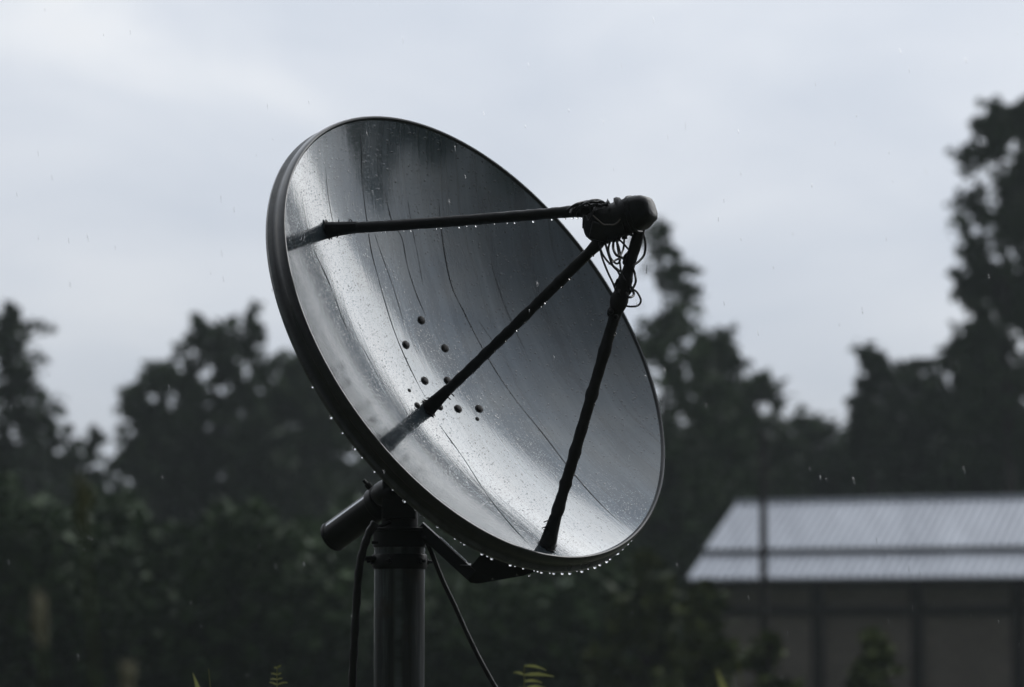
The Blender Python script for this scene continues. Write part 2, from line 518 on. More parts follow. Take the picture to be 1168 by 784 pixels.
body = lump([st(669.5, 259, 9, 8, 0), st(671, 259.5, 13.5, 12, .02), st(675, 259.5, 16.5, 15, .08), st(682, 258, 18.5, 17, .2), st(689, 255, 21.5, 20, .32), st(696, 253, 21.5, 21, .45),
             st(703, 251, 20.5, 21, .55), st(711, 248.5, 20.5, 21, .66), st(719, 246, 20.5, 21, .78), st(724, 244.5, 20, 21, .86)], amp=.2, seed=3).build('feed_horn', M_FEED, dish)
cap_mb = lump([st(721, 245.4, 18.5, 19, .82), st(722.5, 245, 20.3, 21.3, .84), st(730, 242.4, 19.6, 20.5, .93), st(738, 239.6, 16.5, 17.5, 1.02), st(742.5, 238, 13.5, 14, 1.08), st(744.5, 237.3, 9.5, 10, 1.11)], power=3.4, amp=.12, seed=8)
from mathutils.bvhtree import BVHTree
cap_bvh = BVHTree.FromPolygons([Vector(p) for p in cap_mb.v], cap_mb.f)
cap = cap_mb.build('feed_cap', M_FEED, body)
# torn tape bands, seam flange, cable glands
for (x, y, h, w_, t_, dx_, sdv_) in [(686, 256.3, 21, 19.8, .27, 3.4, 4), (699, 252, 22.4, 22.2, .5, 2.6, 9), (710.5, 248.6, 21.8, 22.0, .66, 4.2, 15)]:
    lump([st(x - dx_, y + dx_ * .33, h - 1, w_ - 1, t_), st(x - dx_ + .6, y + dx_ * .3, h + .5, w_ + .5, t_), st(x, y, h + .9, w_ + .9, t_), st(x + dx_ - .6, y - dx_ * .3, h + .5, w_ + .5, t_), st(x + dx_, y - dx_ * .33, h - 1, w_ - 1, t_)], amp=.22, seed=sdv_).build('tape_band', M_ARM, body)
lump([st(722.4, 245.1, 19, 20, .84), st(722.8, 245, 21.8, 22.6, .845), st(725.6, 244, 21.6, 22.4, .87), st(726, 243.9, 19, 20, .875)], power=3.0, amp=.06, seed=8).build('seam_flange', M_FEED, cap)
for (x, y) in [(702, 271), (712, 268)]:
    mb = MB()
    mb.tube([feed_pt(x - .5, y - 5, -.01), feed_pt(x, y + 1, -.01)], 5.2 * PXM, 8)
    mb.tube([feed_pt(x, y + 1, -.01), feed_pt(x + .5, y + 5, -.01)], 3.4 * PXM, 12)
    mb.build('cable_gland', M_FEED, body)
mb = MB()      # wrapped box hanging on the dish side of the feed
mb.box(feed_pt(683.5, 265, .0), (RT * .95 - UP * .25).normalized() * 10.5 * PXM, FW * 13 * PXM, (UP * .95 + RT * .2).normalized() * 10 * PXM)
mb.build('junction_box', M_FEED, body, bevel=.006)
# small pale marks on the cap
mb = MB()
def patch(mb, cs):
    hits = [cap_bvh.ray_cast(CAMPOS, ray(x, y).normalized()) for x, y in cs]
    q = [h[0] + h[1] * .0012 for h in hits if h[0] is not None]; n = len(q)
    if n < 3: return
    q2 = [p + FW * .004 for p in q]
    mb.add(q + q2, [tuple(range(n))] + [tuple(range(n, 2 * n))[::-1]] + [(i, n + i, n + (i + 1) % n, (i + 1) % n) for i in range(n)])
patch(mb, [(730.5, 227), (733.6, 227.2), (734.2, 230.4), (731.2, 230.6)])
patch(mb, [(732.6, 231.4), (735.4, 231.2), (736.2, 233.8), (733.4, 234.2)])
mb.build('cap_mark', M_MARK, cap, smooth=False)

# support arms
def arm(a_px, feed_px, fd, bumps, r0=.0192, sag=.012, seed=0):
    p = on_dish(*a_px); A = DM @ p; nA = dnorm(p.x, p.y)
    B = feed_pt(*feed_px, fd)
    mb = MB(); n = 70
    random.seed(seed)
    pts = []
    for i in range(n + 1):
        t = i / n
        q = A.lerp(B, t) + Vector((0, 0, -sag * 4 * t * (1 - t)))
        pts.append(q)
    def rad(t):
        r = r0 * (1 + .10 * mnoise.noise(Vector((t * 26, seed, 0))) + .06 * mnoise.noise(Vector((t * 90, seed, 5))))
        for (c, w, h) in bumps: r += h * math.exp(-((t - c) / w) ** 2)
        return r
    mb.tube(pts, rad, 14, .07)
    ax = (B - A).normalized()
    o = mb.build('support_arm', M_ARM, dish)
    # foot bracket with its wire ties
    fb_ = MB(); s1 = ax.cross(nA).normalized()
    foot = A + nA * .004
    fb_.box(foot, ax.cross(s1) .normalized() * .003 + nA * .0, s1 * .022, (nA.cross(s1)).normalized() * .03)
    fb_.tube([A + nA * .0, A + ax * .05, A + ax * .11], lambda t: r0 * (1.55 - .5 * t), 10, .12)
    for k in range(4):
        w = ax * (.02 + .022 * k)
        d = (s1 * random.choice((-1, 1)) + nA * random.uniform(-.3, .5)).normalized()
        fb_.tube([A + w + d * r0 * .6, A + w + d * (r0 * 1.6) + ax * .004, A + w + d * (r0 * 1.9 + .008) - ax * .003], .0022, 6)
    fb_.build('foot_bracket', M_BRACKET, o)
    return o, A, B, pts, rad
def on_arm(pts, t):
    i = t * (len(pts) - 1); k = min(int(i), len(pts) - 2); return pts[k].lerp(pts[k + 1], i - k)
arms = [arm((374, 262), (690, 238), .02, [(.0, .05, .008), (.93, .04, .004), (.98, .03, .004)], sag=.004, seed=2),
        arm((489, 466), (692, 268), .0, [(.02, .03, .006), (.55, .01, .002), (.75, .012, .003), (.95, .03, .003)], r0=.0185, sag=.004, seed=7),
        arm((624, 624), (731, 258), -.02, [(.02, .035, .008), (.12, .012, .004), (.2, .012, .004), (.30, .012, .003), (.48, .01, .004), (.62, .012, .004), (.77, .03, .012), (.83, .02, .008)], r0=.0195, sag=.003, seed=13)]

# tangle of black cable under the feed and on the arm beside it
mb = MB()
loops = [
    ([(684, 274), (686, 291), (693, 310), (700, 325), (704, 338), (708, 346), (716, 349.5), (727, 349), (731, 343), (727, 334), (722, 330)], .0036),
    ([(683, 274), (686, 287), (692, 297), (700, 304), (708, 310), (712, 314)], .0036),
    ([(700, 274), (699.5, 283), (703, 291), (711, 295), (713, 303), (712, 312), (707, 318), (702, 324)], .0046),
    ([(703, 273), (705, 286), (707, 300), (709, 312), (713, 320)], .0036),
    ([(705, 272), (712, 279), (718, 286), (722, 291), (714, 293), (704, 296), (695, 301)], .0036),
    ([(712, 273), (711, 284), (707, 293)], .0036),
    ([(733, 264), (736, 277), (735, 290), (729, 298), (722, 304), (724, 312), (725, 322), (720, 332), (716, 337)], .0042),
    ([(719, 285), (712, 293), (713, 298), (718, 291)], .0036),
    ([(647, 240), (657, 233), (668, 230), (680, 229.5), (688, 230.5), (693, 238), (695, 244)], .004),
    ([(655, 239), (663, 232), (673, 230.5), (684, 231), (690, 236)], .0042),
    ([(661, 243), (664, 235), (671, 232), (675, 244)], .004),
    ([(665.5, 246), (665.2, 254), (665, 260)], .003),
    ([(668, 246), (672, 252), (677, 240), (683, 232)], .0036),
    ([(650, 244), (654, 236), (660, 234), (669, 236), (678, 233.5), (687, 234), (693, 231)], .0042),
    ([(656, 246), (659, 238), (665, 233.5), (674, 228.8), (683, 228.4), (690, 232), (697, 240)], .0036),
    ([(697, 273), (694, 284), (697, 295), (704, 301), (708, 294), (706, 283), (703, 274)], .0036),
    ([(690, 276), (694, 290), (699, 303), (705, 310), (709, 322), (706, 334), (710, 342)], .004),
    ([(720, 283), (724, 294), (719, 303), (711, 300), (716, 291), (723, 288)], .0036),
    ([(712, 330), (717, 339), (723, 336), (719, 326)], .0046),
    ([(706, 322), (701, 327), (704, 319)], .003),
    ([(738, 303), (737.5, 308), (737, 312)], .0012),
]
random.seed(21)
for pts, r in loops:
    m_ = [feed_pt(x, y, random.uniform(-.05, .03)) for x, y in pts]
    mb.tube(smooth_path(m_, 8), r, 8, .06)
# lighter bare wire across the body
tangle = mb.build('feed_cable', M_CABLE, dish)
mb = MB()
mb.tube(smooth_path([feed_pt(x, y, -.125) for x, y in [(676, 246), (682, 251), (688, 256), (694, 256.5), (700, 256.5), (705, 253.5), (707.5, 250)]], 8), .0026, 6)
mb.build('bare_wire', mat_dark('tarnished_wire', (.09, .075, .06), .5, 60, .1, .2), body)
# knobbly tape joints on the lower arm
mb = MB()
A3 = arms[2]
random.seed(31)
for k in range(16):
    t = random.uniform(.72, .86)
    q = on_arm(A3[3], t); ax = (A3[2] - A3[1]).normalized()
    d = (ax.cross(Vector((random.uniform(-1, 1), random.uniform(-1, 1), random.uniform(-1, 1))))).normalized()
    a = ax * random.uniform(.008, .02); bb = d * random.uniform(.008, .014); cc = ax.cross(d) * random.uniform(.008, .014)
    mb.ball(q + d * random.uniform(.012, .024), 1, (a, bb, cc), 8, 6)
mb.build('tape_joint', M_ARM, A3[0])

# ---- mount behind the bowl
pole = MB()
PR = .093
pole.tube([base + Vector((0, 0, -.05)), base + Vector((0, 0, .5)), base + Vector((0, 0, 1.2)), base + Vector((0, 0, pole_top.z - .045))], PR, 40)
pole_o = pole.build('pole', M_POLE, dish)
mb = MB(); pt = base + Vector((0, 0, pole_top.z))
mb.tube([pt + Vector((0, 0, -.14)), pt + Vector((0, 0, -.132)), pt + Vector((0, 0, -.09)), pt + Vector((0, 0, -.085))], lambda t: PR * (1.09 if .2 < t < .8 else 1.06), 40)
mb.tube([pt + Vector((0, 0, -.06)), pt + Vector((0, 0, .0))], PR * 1.06, 40)
mb.tube([pt + Vector((0, 0, .0)), pt + Vector((0, 0, .012))], PR * 1.14, 40)
mb.tube([pt, pt + Vector((0, 0, .16))], PR * .72, 28)
for a in (200, 250, 320, 20):
    d = Vector((math.cos(R_(a)), math.sin(R_(a)), 0))
    mb.tube([pt + d * PR * .98 + Vector((0, 0, -.112)), pt + d * (PR * 1.2) + Vector((0, 0, -.112))], .012, 6)
    mb.tube([pt + d * PR * 1.2 + Vector((0, 0, -.112)), pt + d * (PR * 1.36) + Vector((0, 0, -.112))], .006, 8)
mb.build('collar', M_BRACKET, pole_o, bevel=.002)

# square-edged hub tube parallel to the dish axis, over the pole
TC = at(456, 557, POLE_Z)
mb = MB()
TA = TC - DN * .385; TB = TC + DN * .33
rt = .058
mb.tube([TA, TA + DN * .004, TC, TB], lambda t: rt, 32)
tube_o = mb.build('mount_tube', M_BRACKET, dish)
mb = MB()
mb.tube([TA - DN * .001, TA + DN * .012], rt * 1.04, 32)
mb.build('tube_end', M_BRACKET, tube_o)
mb = MB()   # clamp bands over the tube
for s in (-.115, .02):
    mb.tube([TC + DN * (s - .02), TC + DN * (s - .016), TC + DN * (s + .016), TC + DN * (s + .02)], lambda t: rt * (1.12 if .1 < t < .9 else 1.05), 28)
c_ = TC - DN * .115 + UP * .05 - RT * .03
mb.tube([c_, c_ + (UP * .7 - RT * .6) * .03], .013, 6); mb.tube([c_ + (UP * .7 - RT * .6) * .03, c_ + (UP * .7 - RT * .6) * .05], .007, 8)
mb.build('tube_clamp', M_BRACKET, tube_o, bevel=.0015)
# saddle joining tube and pole, wrapped shoulder over it
mb = MB()
mb.box(TC + Vector((0, 0, -.03)), RT * .062, Vector((0, 1, 0)) * .07, Vector((0, 0, 1)) * .085)
mb.ball(at(446, 563, POLE_Z), 1, (RT * .075, FW * .08, UP * .055), 20, 14)
mb.build('saddle', M_BRACKET, dish, bevel=.006)
# backing ring and ribs that carry the bowl
mb = MB()
ring_r = .34
ringp = [dpt(ring_r * math.cos(t), ring_r * math.sin(t), dz(ring_r) - .045) for t in [2 * math.pi * k / 48 for k in range(49)]]
mb.tube(ringp, .022, 10, 0, False)
for k in range(8):
    t = 2 * math.pi * (k + .3) / 8
    pts = []
    for r in (.1, .25, .4, .55, .7, .8):
        pts.append(dpt(r * math.cos(t), r * math.sin(t), dz(r) - .032))
    mb.tube(smooth_path(pts, 6), .014, 8)
mb.tube([VERT - DN * .05, VERT - DN * .22], .12, 32)
mb.tube([VERT - DN * .2, TC + DN * .2], .05, 16)
ribs = mb.build('backing_frame', M_BRACKET, dish)
# elevation strut from the pole head to a plate on the lower back of the bowl
S0 = at(478, 601, POLE_Z - .02); S1 = at(538, 656, POLE_Z - .12)
sd = (S1 - S0).normalized(); su = sd.cross(FW).normalized()
if su.z < 0: su = -su
mb = MB()
mb.box((S0 + S1) / 2, sd * ((S1 - S0).length / 2), su * .022, FW * .03)
strut = mb.build('elevation_strut', M_BRACKET, dish, smooth=False, bevel=.002)
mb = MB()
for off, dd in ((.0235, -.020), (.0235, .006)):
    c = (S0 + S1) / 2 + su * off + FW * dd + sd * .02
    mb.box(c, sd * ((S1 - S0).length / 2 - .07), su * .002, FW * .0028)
mb.build('highlight_strip', M_HIGHLIGHT, strut, smooth=False)  # pale strips stand in for the highlights along the strut edges
mb = MB()
pl = [at(x, y, POLE_Z - .13) for x, y in [(524, 651), (537, 664), (545, 665), (597, 656), (640, 640), (600, 628), (560, 622), (540, 645)]]
n = len(pl); pl2 = [p + FW * .05 for p in pl]
mb.add(pl + pl2, [tuple(range(n)), tuple(range(n, 2 * n))[::-1]] + [(i, (i + 1) % n, n + (i + 1) % n, n + i) for i in range(n)])
mb.box(at(531, 645, POLE_Z - .1), RT * .02, FW * .045, UP * .0045)
mb.build('strut_plate', M_BRACKET, dish, smooth=False, bevel=.003)
# small bracket bars left of the pole head
for (x0, y0, x1, y1, r_) in [(426, 604, 446, 595, .0075), (424, 619, 446, 619, .006), (416, 637, 440, 637, .0085)]:
    mb = MB(); mb.tube([at(x0, y0, POLE_Z - .06), at(x1, y1, POLE_Z - .06)], r_, 8)
    mb.build('bracket_bar', M_BRACKET, dish)
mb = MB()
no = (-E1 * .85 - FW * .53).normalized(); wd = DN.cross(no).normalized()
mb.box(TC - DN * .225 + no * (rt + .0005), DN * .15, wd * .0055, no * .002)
mb.build('highlight_strip', M_HIGHLIGHT, tube_o)  # added strip imitates the bright sky reflection along the tube top
# cables down the pole
mb = MB()
mb.tube(smooth_path([at(x, y, POLE_Z - .1) for x, y in [(428, 596), (421, 608), (414, 628), (409, 655), (406, 700), (403.5, 745), (401.5, 790), (399, 900), (402, 1050), (412, 1200)]] + [base + Vector((-.16, -.14, 0))], 8), lambda t: .0145 * (1 + .08 * math.sin(t * 90)), 10, .05)
mb.build('conduit', M_CABLE, dish)
mb = MB()
mb.tube(smooth_path([at(x, y, POLE_Z - .06) for x, y in [(484, 612), (492, 630), (499, 648), (507, 667), (519, 692), (531, 719), (545, 748), (562, 779), (578, 806), (620, 900), (680, 1050)]] + [base + Vector((.85, -.05, 0.01))], 8), .0085, 10, .06)
mb.build('ground_cable', M_CABLE, dish)

# ---- rain drops hanging from rim and arms
mb = MB(); random.seed(4)
def drop(p, r): mb.ball(p + Vector((0, 0, -r * .6)), 1, (Vector((r, 0, 0)), Vector((0, r, 0)), Vector((0, 0, r * 1.35))), 10, 8)
t = -148.0
while t < 62:
    d = DM.to_3x3() @ Vector((math.cos(R_(t)), math.sin(R_(t)), 0))
    low = max(0, -d.z)
    if low > .1 and random.random() < .3 + .6 * low:
        a = R_(t)
        p = DM @ Vector(((DR + .018) * math.cos(a), (DR + .018) * math.sin(a), -.074 + random.uniform(-.002, .002)))
        drop(p, random.choice((.0028, .0034, .0042, .0052, .006)))
    t += random.choice((1.1, 1.4, 1.8, 2.4)) * random.uniform(.85, 1.2) if low > .5 else random.uniform(1.5, 4.5)
for (o, A, B, pts, rad), gap in zip(arms, (.033, .045, .11)):
    t = .08
    while t < .93:
        q = on_arm(pts, t); ax = (B - A).normalized()
        dn = (Vector((0, 0, -1)) - ax * ax.dot(Vector((0, 0, -1)))).normalized()
        drop(q + dn * rad(t) * .98, random.choice((.0024, .003, .0036, .0046)))
        t += gap * random.choice((.5, .8, 1.0, 1.4, 2.0))
for (x, y) in [(442, 549), (470, 553), (604, 656), (562, 661), (590, 656)]:
    drop(at(x, y, POLE_Z - .15), .004)
tag(mb.build('hanging_raindrops', M_WATER, dish), kind='stuff')

# ------------------------------------------------------------------ vegetation
def vnoise(P, freq, seed):
    """smooth 3-D value noise, vectorised"""
    g = np.random.default_rng(seed).random((24, 24, 24))
    Q = np.asarray(P) * freq + 100.37
    I = np.floor(Q).astype(int); F = Q - I; F = F * F * (3 - 2 * F)
    r = 0
    for dx in (0, 1):
        for dy in (0, 1):
            for dz_ in (0, 1):
                w = (F[:, 0] if dx else 1 - F[:, 0]) * (F[:, 1] if dy else 1 - F[:, 1]) * (F[:, 2] if dz_ else 1 - F[:, 2])
                r = r + w * g[(I[:, 0] + dx) % 24, (I[:, 1] + dy) % 24, (I[:, 2] + dz_) % 24]
    return r
def leaves(P, size, rg, elong=1.7):
    n = len(P)
    a = rg.normal(size=(n, 3)); a[:, 2] *= .7; a /= np.linalg.norm(a, axis=1)[:, None]
    b = np.cross(a, rg.normal(size=(n, 3))); b /= np.linalg.norm(b, axis=1)[:, None]
    s = size * rg.uniform(.5, 1.4, n)[:, None]
    a = a * s * elong; b = b * s
    V = np.stack([P - a, P - b * .9 + a * .1, P + a, P + b * .9 + a * .1], 1).reshape(-1, 3)
    return V
def mesh_np(name, V, m, parent=None):
    nq = len(V) // 4
    me = bpy.data.meshes.new(name)
    me.vertices.add(len(V)); me.vertices.foreach_set('co', V.astype(np.float32).ravel())
    me.loops.add(nq * 4); me.loops.foreach_set('vertex_index', np.arange(nq * 4, dtype=np.int32))
    me.polygons.add(nq); me.polygons.foreach_set('loop_start', np.arange(0, nq * 4, 4, dtype=np.int32))
    me.update(calc_edges=True); me.validate(); me.materials.append(m)
    o = bpy.data.objects.new(name, me); COL.objects.link(o)
    if parent is not None: o.parent = parent
    return o
def trunk_mb(H, r, lean, limbs):
    mb = MB()
    pts = [Vector((lean * (t ** 1.5) + .012 * H * mnoise.noise(Vector((t * 4, H, 0))), 0, H * t)) for t in [i / 9 for i in range(10)]]
    pts[0].z = -.1
    mb.tube(pts, lambda t: max(.02, r * (1 - .88 * t)), 8, .08)
    for (t, tip, rr) in limbs:
        i = t * 9; k = max(0, min(int(i), 8)); s = pts[k].lerp(pts[k + 1], i - k); tip = Vector(tip)
        mid = s.lerp(tip, .5) + Vector((0, 0, (tip - s).length * .08))
        mb.tube([s, mid, tip], lambda q: max(.012, rr * (1 - .75 * q)), 6, .05)
    return mb
def tree(name, px, top, Z, label, kind, hw, m=None, seed=0, group='trees along the skyline', cat='tree', clear=.25, thr=.48, lean=0, leaf=None, depth=4.5, cell=.5, soft=.06, zs=1.15, spray=1.0):
    rg = np.random.default_rng(seed + 100); random.seed(seed)
    x = xat(px, Z); H = hgt(top, Z); W = hw * Z / FPX; lx = lean * Z / FPX
    root = empty(name, (x, Z * math.cos(PITCH), 0), label, cat, group)
    lf = leaf if leaf else .09
    area = 2 * W * H * (1 - clear) * (.55 if kind == 'cone' else .8)
    want = int(depth * area / (lf * lf * 1.7 * .5)); n = want * 3
    t = clear + (1 - clear) * rg.random(n); tt = (t - clear) / (1 - clear)
    if kind == 'cone':
        env = (1 - tt) ** .85 * (1 - .42 * ((tt * (6 + H * .35) + .3 * np.sin(seed)) % 1.0)) + .035
    elif kind == 'broad':
        env = np.sqrt(np.clip(1 - ((tt - .42) / .6) ** 2, .01, 1))
    elif kind == 'column':
        env = np.clip((1 - tt) / .2, 0.02, 1) ** .4 * np.clip((tt + .12) / .2, .3, 1) ** .5
    else:
        env = np.sqrt(np.clip(1 - (tt * 1.0) ** 2.2, .01, 1))
    keep = rg.random(n) < np.clip(env, .08, 1) ** 1.4
    t, tt, env = t[keep], tt[keep], env[keep]; n = len(t)
    ang = rg.random(n) * 2 * np.pi
    lump_ = vnoise(np.c_[np.cos(ang) * 1.1, np.sin(ang) * 1.1, t * H / max(W, .8) * 1.3], 1.3, seed + 7)
    env = env * W * (.55 + .85 * lump_)
    q = rg.random(n) ** .55
    P = np.c_[lx * t ** 1.5 + np.cos(ang) * env * q, np.sin(ang) * env * q, H * t]
    if kind == 'cone': P[:, 2] -= env * q * .22
    cs_ = max(.55, W * cell)
    nz = .62 * vnoise(P * np.array([1, .5, zs]), 1 / cs_, seed + 1) + .38 * vnoise(P * np.array([1, .6, zs]), 2.6 / cs_, seed + 2)
    lim = thr + .10 * (q - .6) - .14 * (tt > .93)
    P = P[rg.random(len(P)) < np.clip((nz - lim + soft) / (2 * soft), 0, 1) ** 1.3]
    fine_ = vnoise(P * np.array([1, .5, 1]), 2.6, seed + 3)
    P = P[rg.random(len(P)) < np.clip((fine_ - .30) / .22, .06, 1)]
    P = P[:int(want)]
    # feathery branch tips that break the outline
    if kind != 'bush' and len(P) > 50:
        rad_ = np.hypot(P[:, 0] - lx * (P[:, 2] / H) ** 1.5, P[:, 1])
        edge = P[((rad_ > np.quantile(rad_, .45)) & (rad_ < np.quantile(rad_, .92))) | ((P[:, 2] > H * .85) & (rad_ < W * .5))]
        P = P[rad_ < np.quantile(rad_, .985)]
        S = edge[rg.choice(len(edge), min(len(edge), 150))]
        D = np.c_[S[:, 0], S[:, 1] * .6, np.zeros(len(S))]
        D = D / (np.linalg.norm(D, axis=1)[:, None] + 1e-6) + np.c_[rg.normal(size=(len(S), 2)) * .35, rg.uniform(-.1, 1.1, len(S)) if kind != 'cone' else rg.uniform(-.35, .5, len(S))]
        D /= np.linalg.norm(D, axis=1)[:, None]
        LN = rg.uniform(.45, 1.35, len(S)) * min(1, W / 2.6) * spray
        u = rg.random((len(S), 26)) ** .8
        Q = S[:, None, :] + D[:, None, :] * (u * LN[:, None])[:, :, None] + rg.normal(size=(len(S), 26, 3)) * (.15 * (1 - u) + .025)[:, :, None]
        P = np.concatenate([P, Q.reshape(-1, 3)])
    tips = P[rg.choice(len(P), 16)] if len(P) else []
    limbs = [(max(.06, min(.95, p[2] / H - .12)), tuple(p), .045) for p in tips]
    tb = trunk_mb(H * .97, .011 * H + .04 if kind != 'bush' else .03, lx, limbs)
    tb.v = [(p[0] + root.location.x, p[1] + root.location.y, p[2]) for p in tb.v]
    tb.build('trunk', M_BARK, root)
    mesh_np('crown' if kind != 'bush' else 'foliage', leaves(P, lf, rg), m or M_LEAF, root)
    return root

TREES = [

 ('pine_tree', 12, 345, 78, 'ragged pine at the left edge, sky showing through its crown', 'cone', 140, M_LEAF2, 1, dict(clear=.2, thr=.46, cell=.3, soft=.10, zs=1.5, depth=4)),
 ('young_spruce', 108, 482, 76, 'small pointed spruce tip in the skyline dip left of the dish', 'cone', 34, M_LEAF2, 2, dict(clear=.05, thr=.36, spray=.5)),
 ('pine_tree', 190, 420, 82, 'bushy dark tree with a lopsided top right of the spruce tip', 'broad', 54, M_LEAF, 3, dict(clear=.1, thr=.48, cell=.28, soft=.1, depth=3.4)),
 ('pine_tree', 244, 372, 80, 'taller dark pine with bright sky holes left of the dish', 'broad', 58, M_LEAF2, 4, dict(clear=.1, thr=.46, cell=.26, soft=.09, depth=3.4)),
 ('pine_tree', 286, 350, 78, 'narrow pine with a sharp tip close to the left of the dish', 'cone', 84, M_LEAF2, 5, dict(clear=.1, thr=.43, cell=.3, soft=.09, zs=1.4, spray=.45)),
 ('broadleaf_tree', 345, 400, 84, 'broad dark tree half hidden by the left rim of the dish', 'broad', 78, M_LEAF, 6, dict(clear=.05, thr=.45, cell=.35, soft=.09)),
 ('conifer_tree', 756, 256, 74, 'tall cone shaped conifer rising right behind the dish and feed', 'cone', 195, M_LEAF, 18, dict(clear=.12, thr=.45, depth=4.2, cell=.22, soft=.09, zs=1.5)),
 ('broadleaf_tree', 812, 384, 79, 'loose tree with spreading side branches against the right flank of the cone shaped conifer', 'broad', 44, M_LEAF, 19, dict(clear=.3, thr=.48, cell=.3, soft=.07, depth=3.4)),
 ('broadleaf_tree', 862, 432, 84, 'rounded tree behind the thin post with small sky gaps', 'broad', 52, M_LEAF, 9, dict(clear=.1, thr=.48, cell=.3, soft=.1, depth=3.4)),
 ('broadleaf_tree', 922, 476, 90, 'low rounded tree at the lowest dip of the skyline', 'broad', 54, M_LEAF, 10, dict(clear=.05, thr=.42, soft=.1)),
 ('young_pine', 993, 398, 82, 'thin young pine with a wispy crown standing above the barn roof', 'column', 25, M_LEAF2, 11, dict(clear=.3, thr=.45, soft=.12, depth=2.2, spray=.6)),
 ('broadleaf_tree', 1052, 412, 86, 'dense dark tree between the wispy young pine and the tall right pine', 'broad', 62, M_LEAF2, 12, dict(clear=.02, thr=.42, cell=.4, soft=.1)),
 ('broadleaf_tree', 1115, 366, 80, 'dense tree at the foot of the tall right edge pine', 'broad', 52, M_LEAF2, 13, dict(clear=.05, thr=.42, cell=.4, soft=.1)),
 ('pine_tree', 1148, 120, 76, 'tallest pine with a lacy crown near the right edge of the view', 'column', 56, M_LEAF2, 14, dict(clear=.40, thr=.53, lean=0, cell=.24, depth=2.2, soft=.07, zs=.55)),
 ('pine_tree', 1196, 104, 80, 'tall pine cut off by the right edge of the view', 'column', 46, M_LEAF2, 15, dict(clear=.3, thr=.53, cell=.26, depth=2.3, soft=.07, zs=.55)),
]
for (nm, px, top, Z, lab, kind, hw, m, sd_n, kw) in TREES:
    tree(nm, px, top, Z, lab, kind, hw, m, sd_n, **kw)
BUSH = [
 ('shrub', 735, 632, 44, 'wide dark shrub against the left end of the barn', 62, M_LEAF3, 31),
 ('shrub', 803, 664, 42, 'olive green shrub in front of the left corner of the barn wall', 40, M_LEAF3, 32),
 ('shrub', 872, 722, 40, 'low leafy shrub below the thin post before the barn wall', 40, M_LEAF3, 33),
 ('shrub', 990, 722, 42, 'small pointed shrub growing before the middle of the barn wall', 36, M_LEAF3, 34),
]
for (nm, px, top, Z, lab, hw, m, sd_n) in BUSH:
    tree(nm, px, top, Z, lab, 'bush', hw, m, sd_n, group='shrubs before the barn', cat='shrub', leaf=.085, clear=.02, thr=.42)

# the dark thicket under the skyline, one mass
def thicket(name, label, segs, Z0, Z1, n, m, lf, seed):
    rg = np.random.default_rng(seed)
    xs = np.array([s[0] for s in segs]); ys = np.array([s[1] for s in segs])
    px = rg.uniform(xs[0], xs[-1], n); Z = rg.uniform(Z0, Z1, n)
    tops = np.interp(px, xs, ys) + 16 * np.sin(px * .045 + seed) + 9 * np.sin(px * .13 + 2 * seed)
    zt = 1.7 + (720 - tops) / FPX * Z
    z = zt * (1 - rg.random(n) ** 1.2)
    P = np.c_[(px - 584) / FPX * Z, Z, z]
    nz = .6 * vnoise(P * np.array([1, .6, 1]), .55, seed) + .4 * vnoise(P, 1.5, seed + 1)
    P = P[nz > .38 + .12 * (z / zt) ** 3]
    o = mesh_np(name, leaves(P, lf, rg), m)
    return tag(o, label, 'thicket', kind='stuff')
thicket('thicket', 'dark unbroken thicket under the skyline trees behind dish and barn',
        [(-60, 520), (70, 520), (160, 520), (250, 560), (340, 520), (480, 500), (600, 470), (690, 480), (760, 490), (830, 492), (940, 498), (1000, 490), (1090, 470), (1230, 470)], 88, 98, 60000, M_LEAF2, .16, 3)
thicket('undergrowth', 'near dark undergrowth filling the view below the dish, left of the barn',
        [(-80, 570), (60, 560), (180, 590), (300, 590), (420, 580), (560, 600), (680, 620), (750, 650)], 46, 60, 90000, M_LEAF, .085, 5)
# woodland closing the clearing on the other sides; the wet bowl mirrors it
def woodland():
    rg = np.random.default_rng(9); n = 30000
    az = np.radians(rg.uniform(19, 341, n)); r = rg.uniform(50, 62, n)
    hh = 10 + 3 * np.sin(az * 7) + 2.5 * np.sin(az * 17 + 1)
    P = np.c_[np.sin(az) * r, np.cos(az) * r, hh * (1 - rg.random(n) ** 1.2)]
    o = mesh_np('woodland', leaves(P, .45, rg), M_LEAF2)
    return tag(o, 'dark woodland around the rest of the clearing', 'woodland', kind='stuff')
woodland()

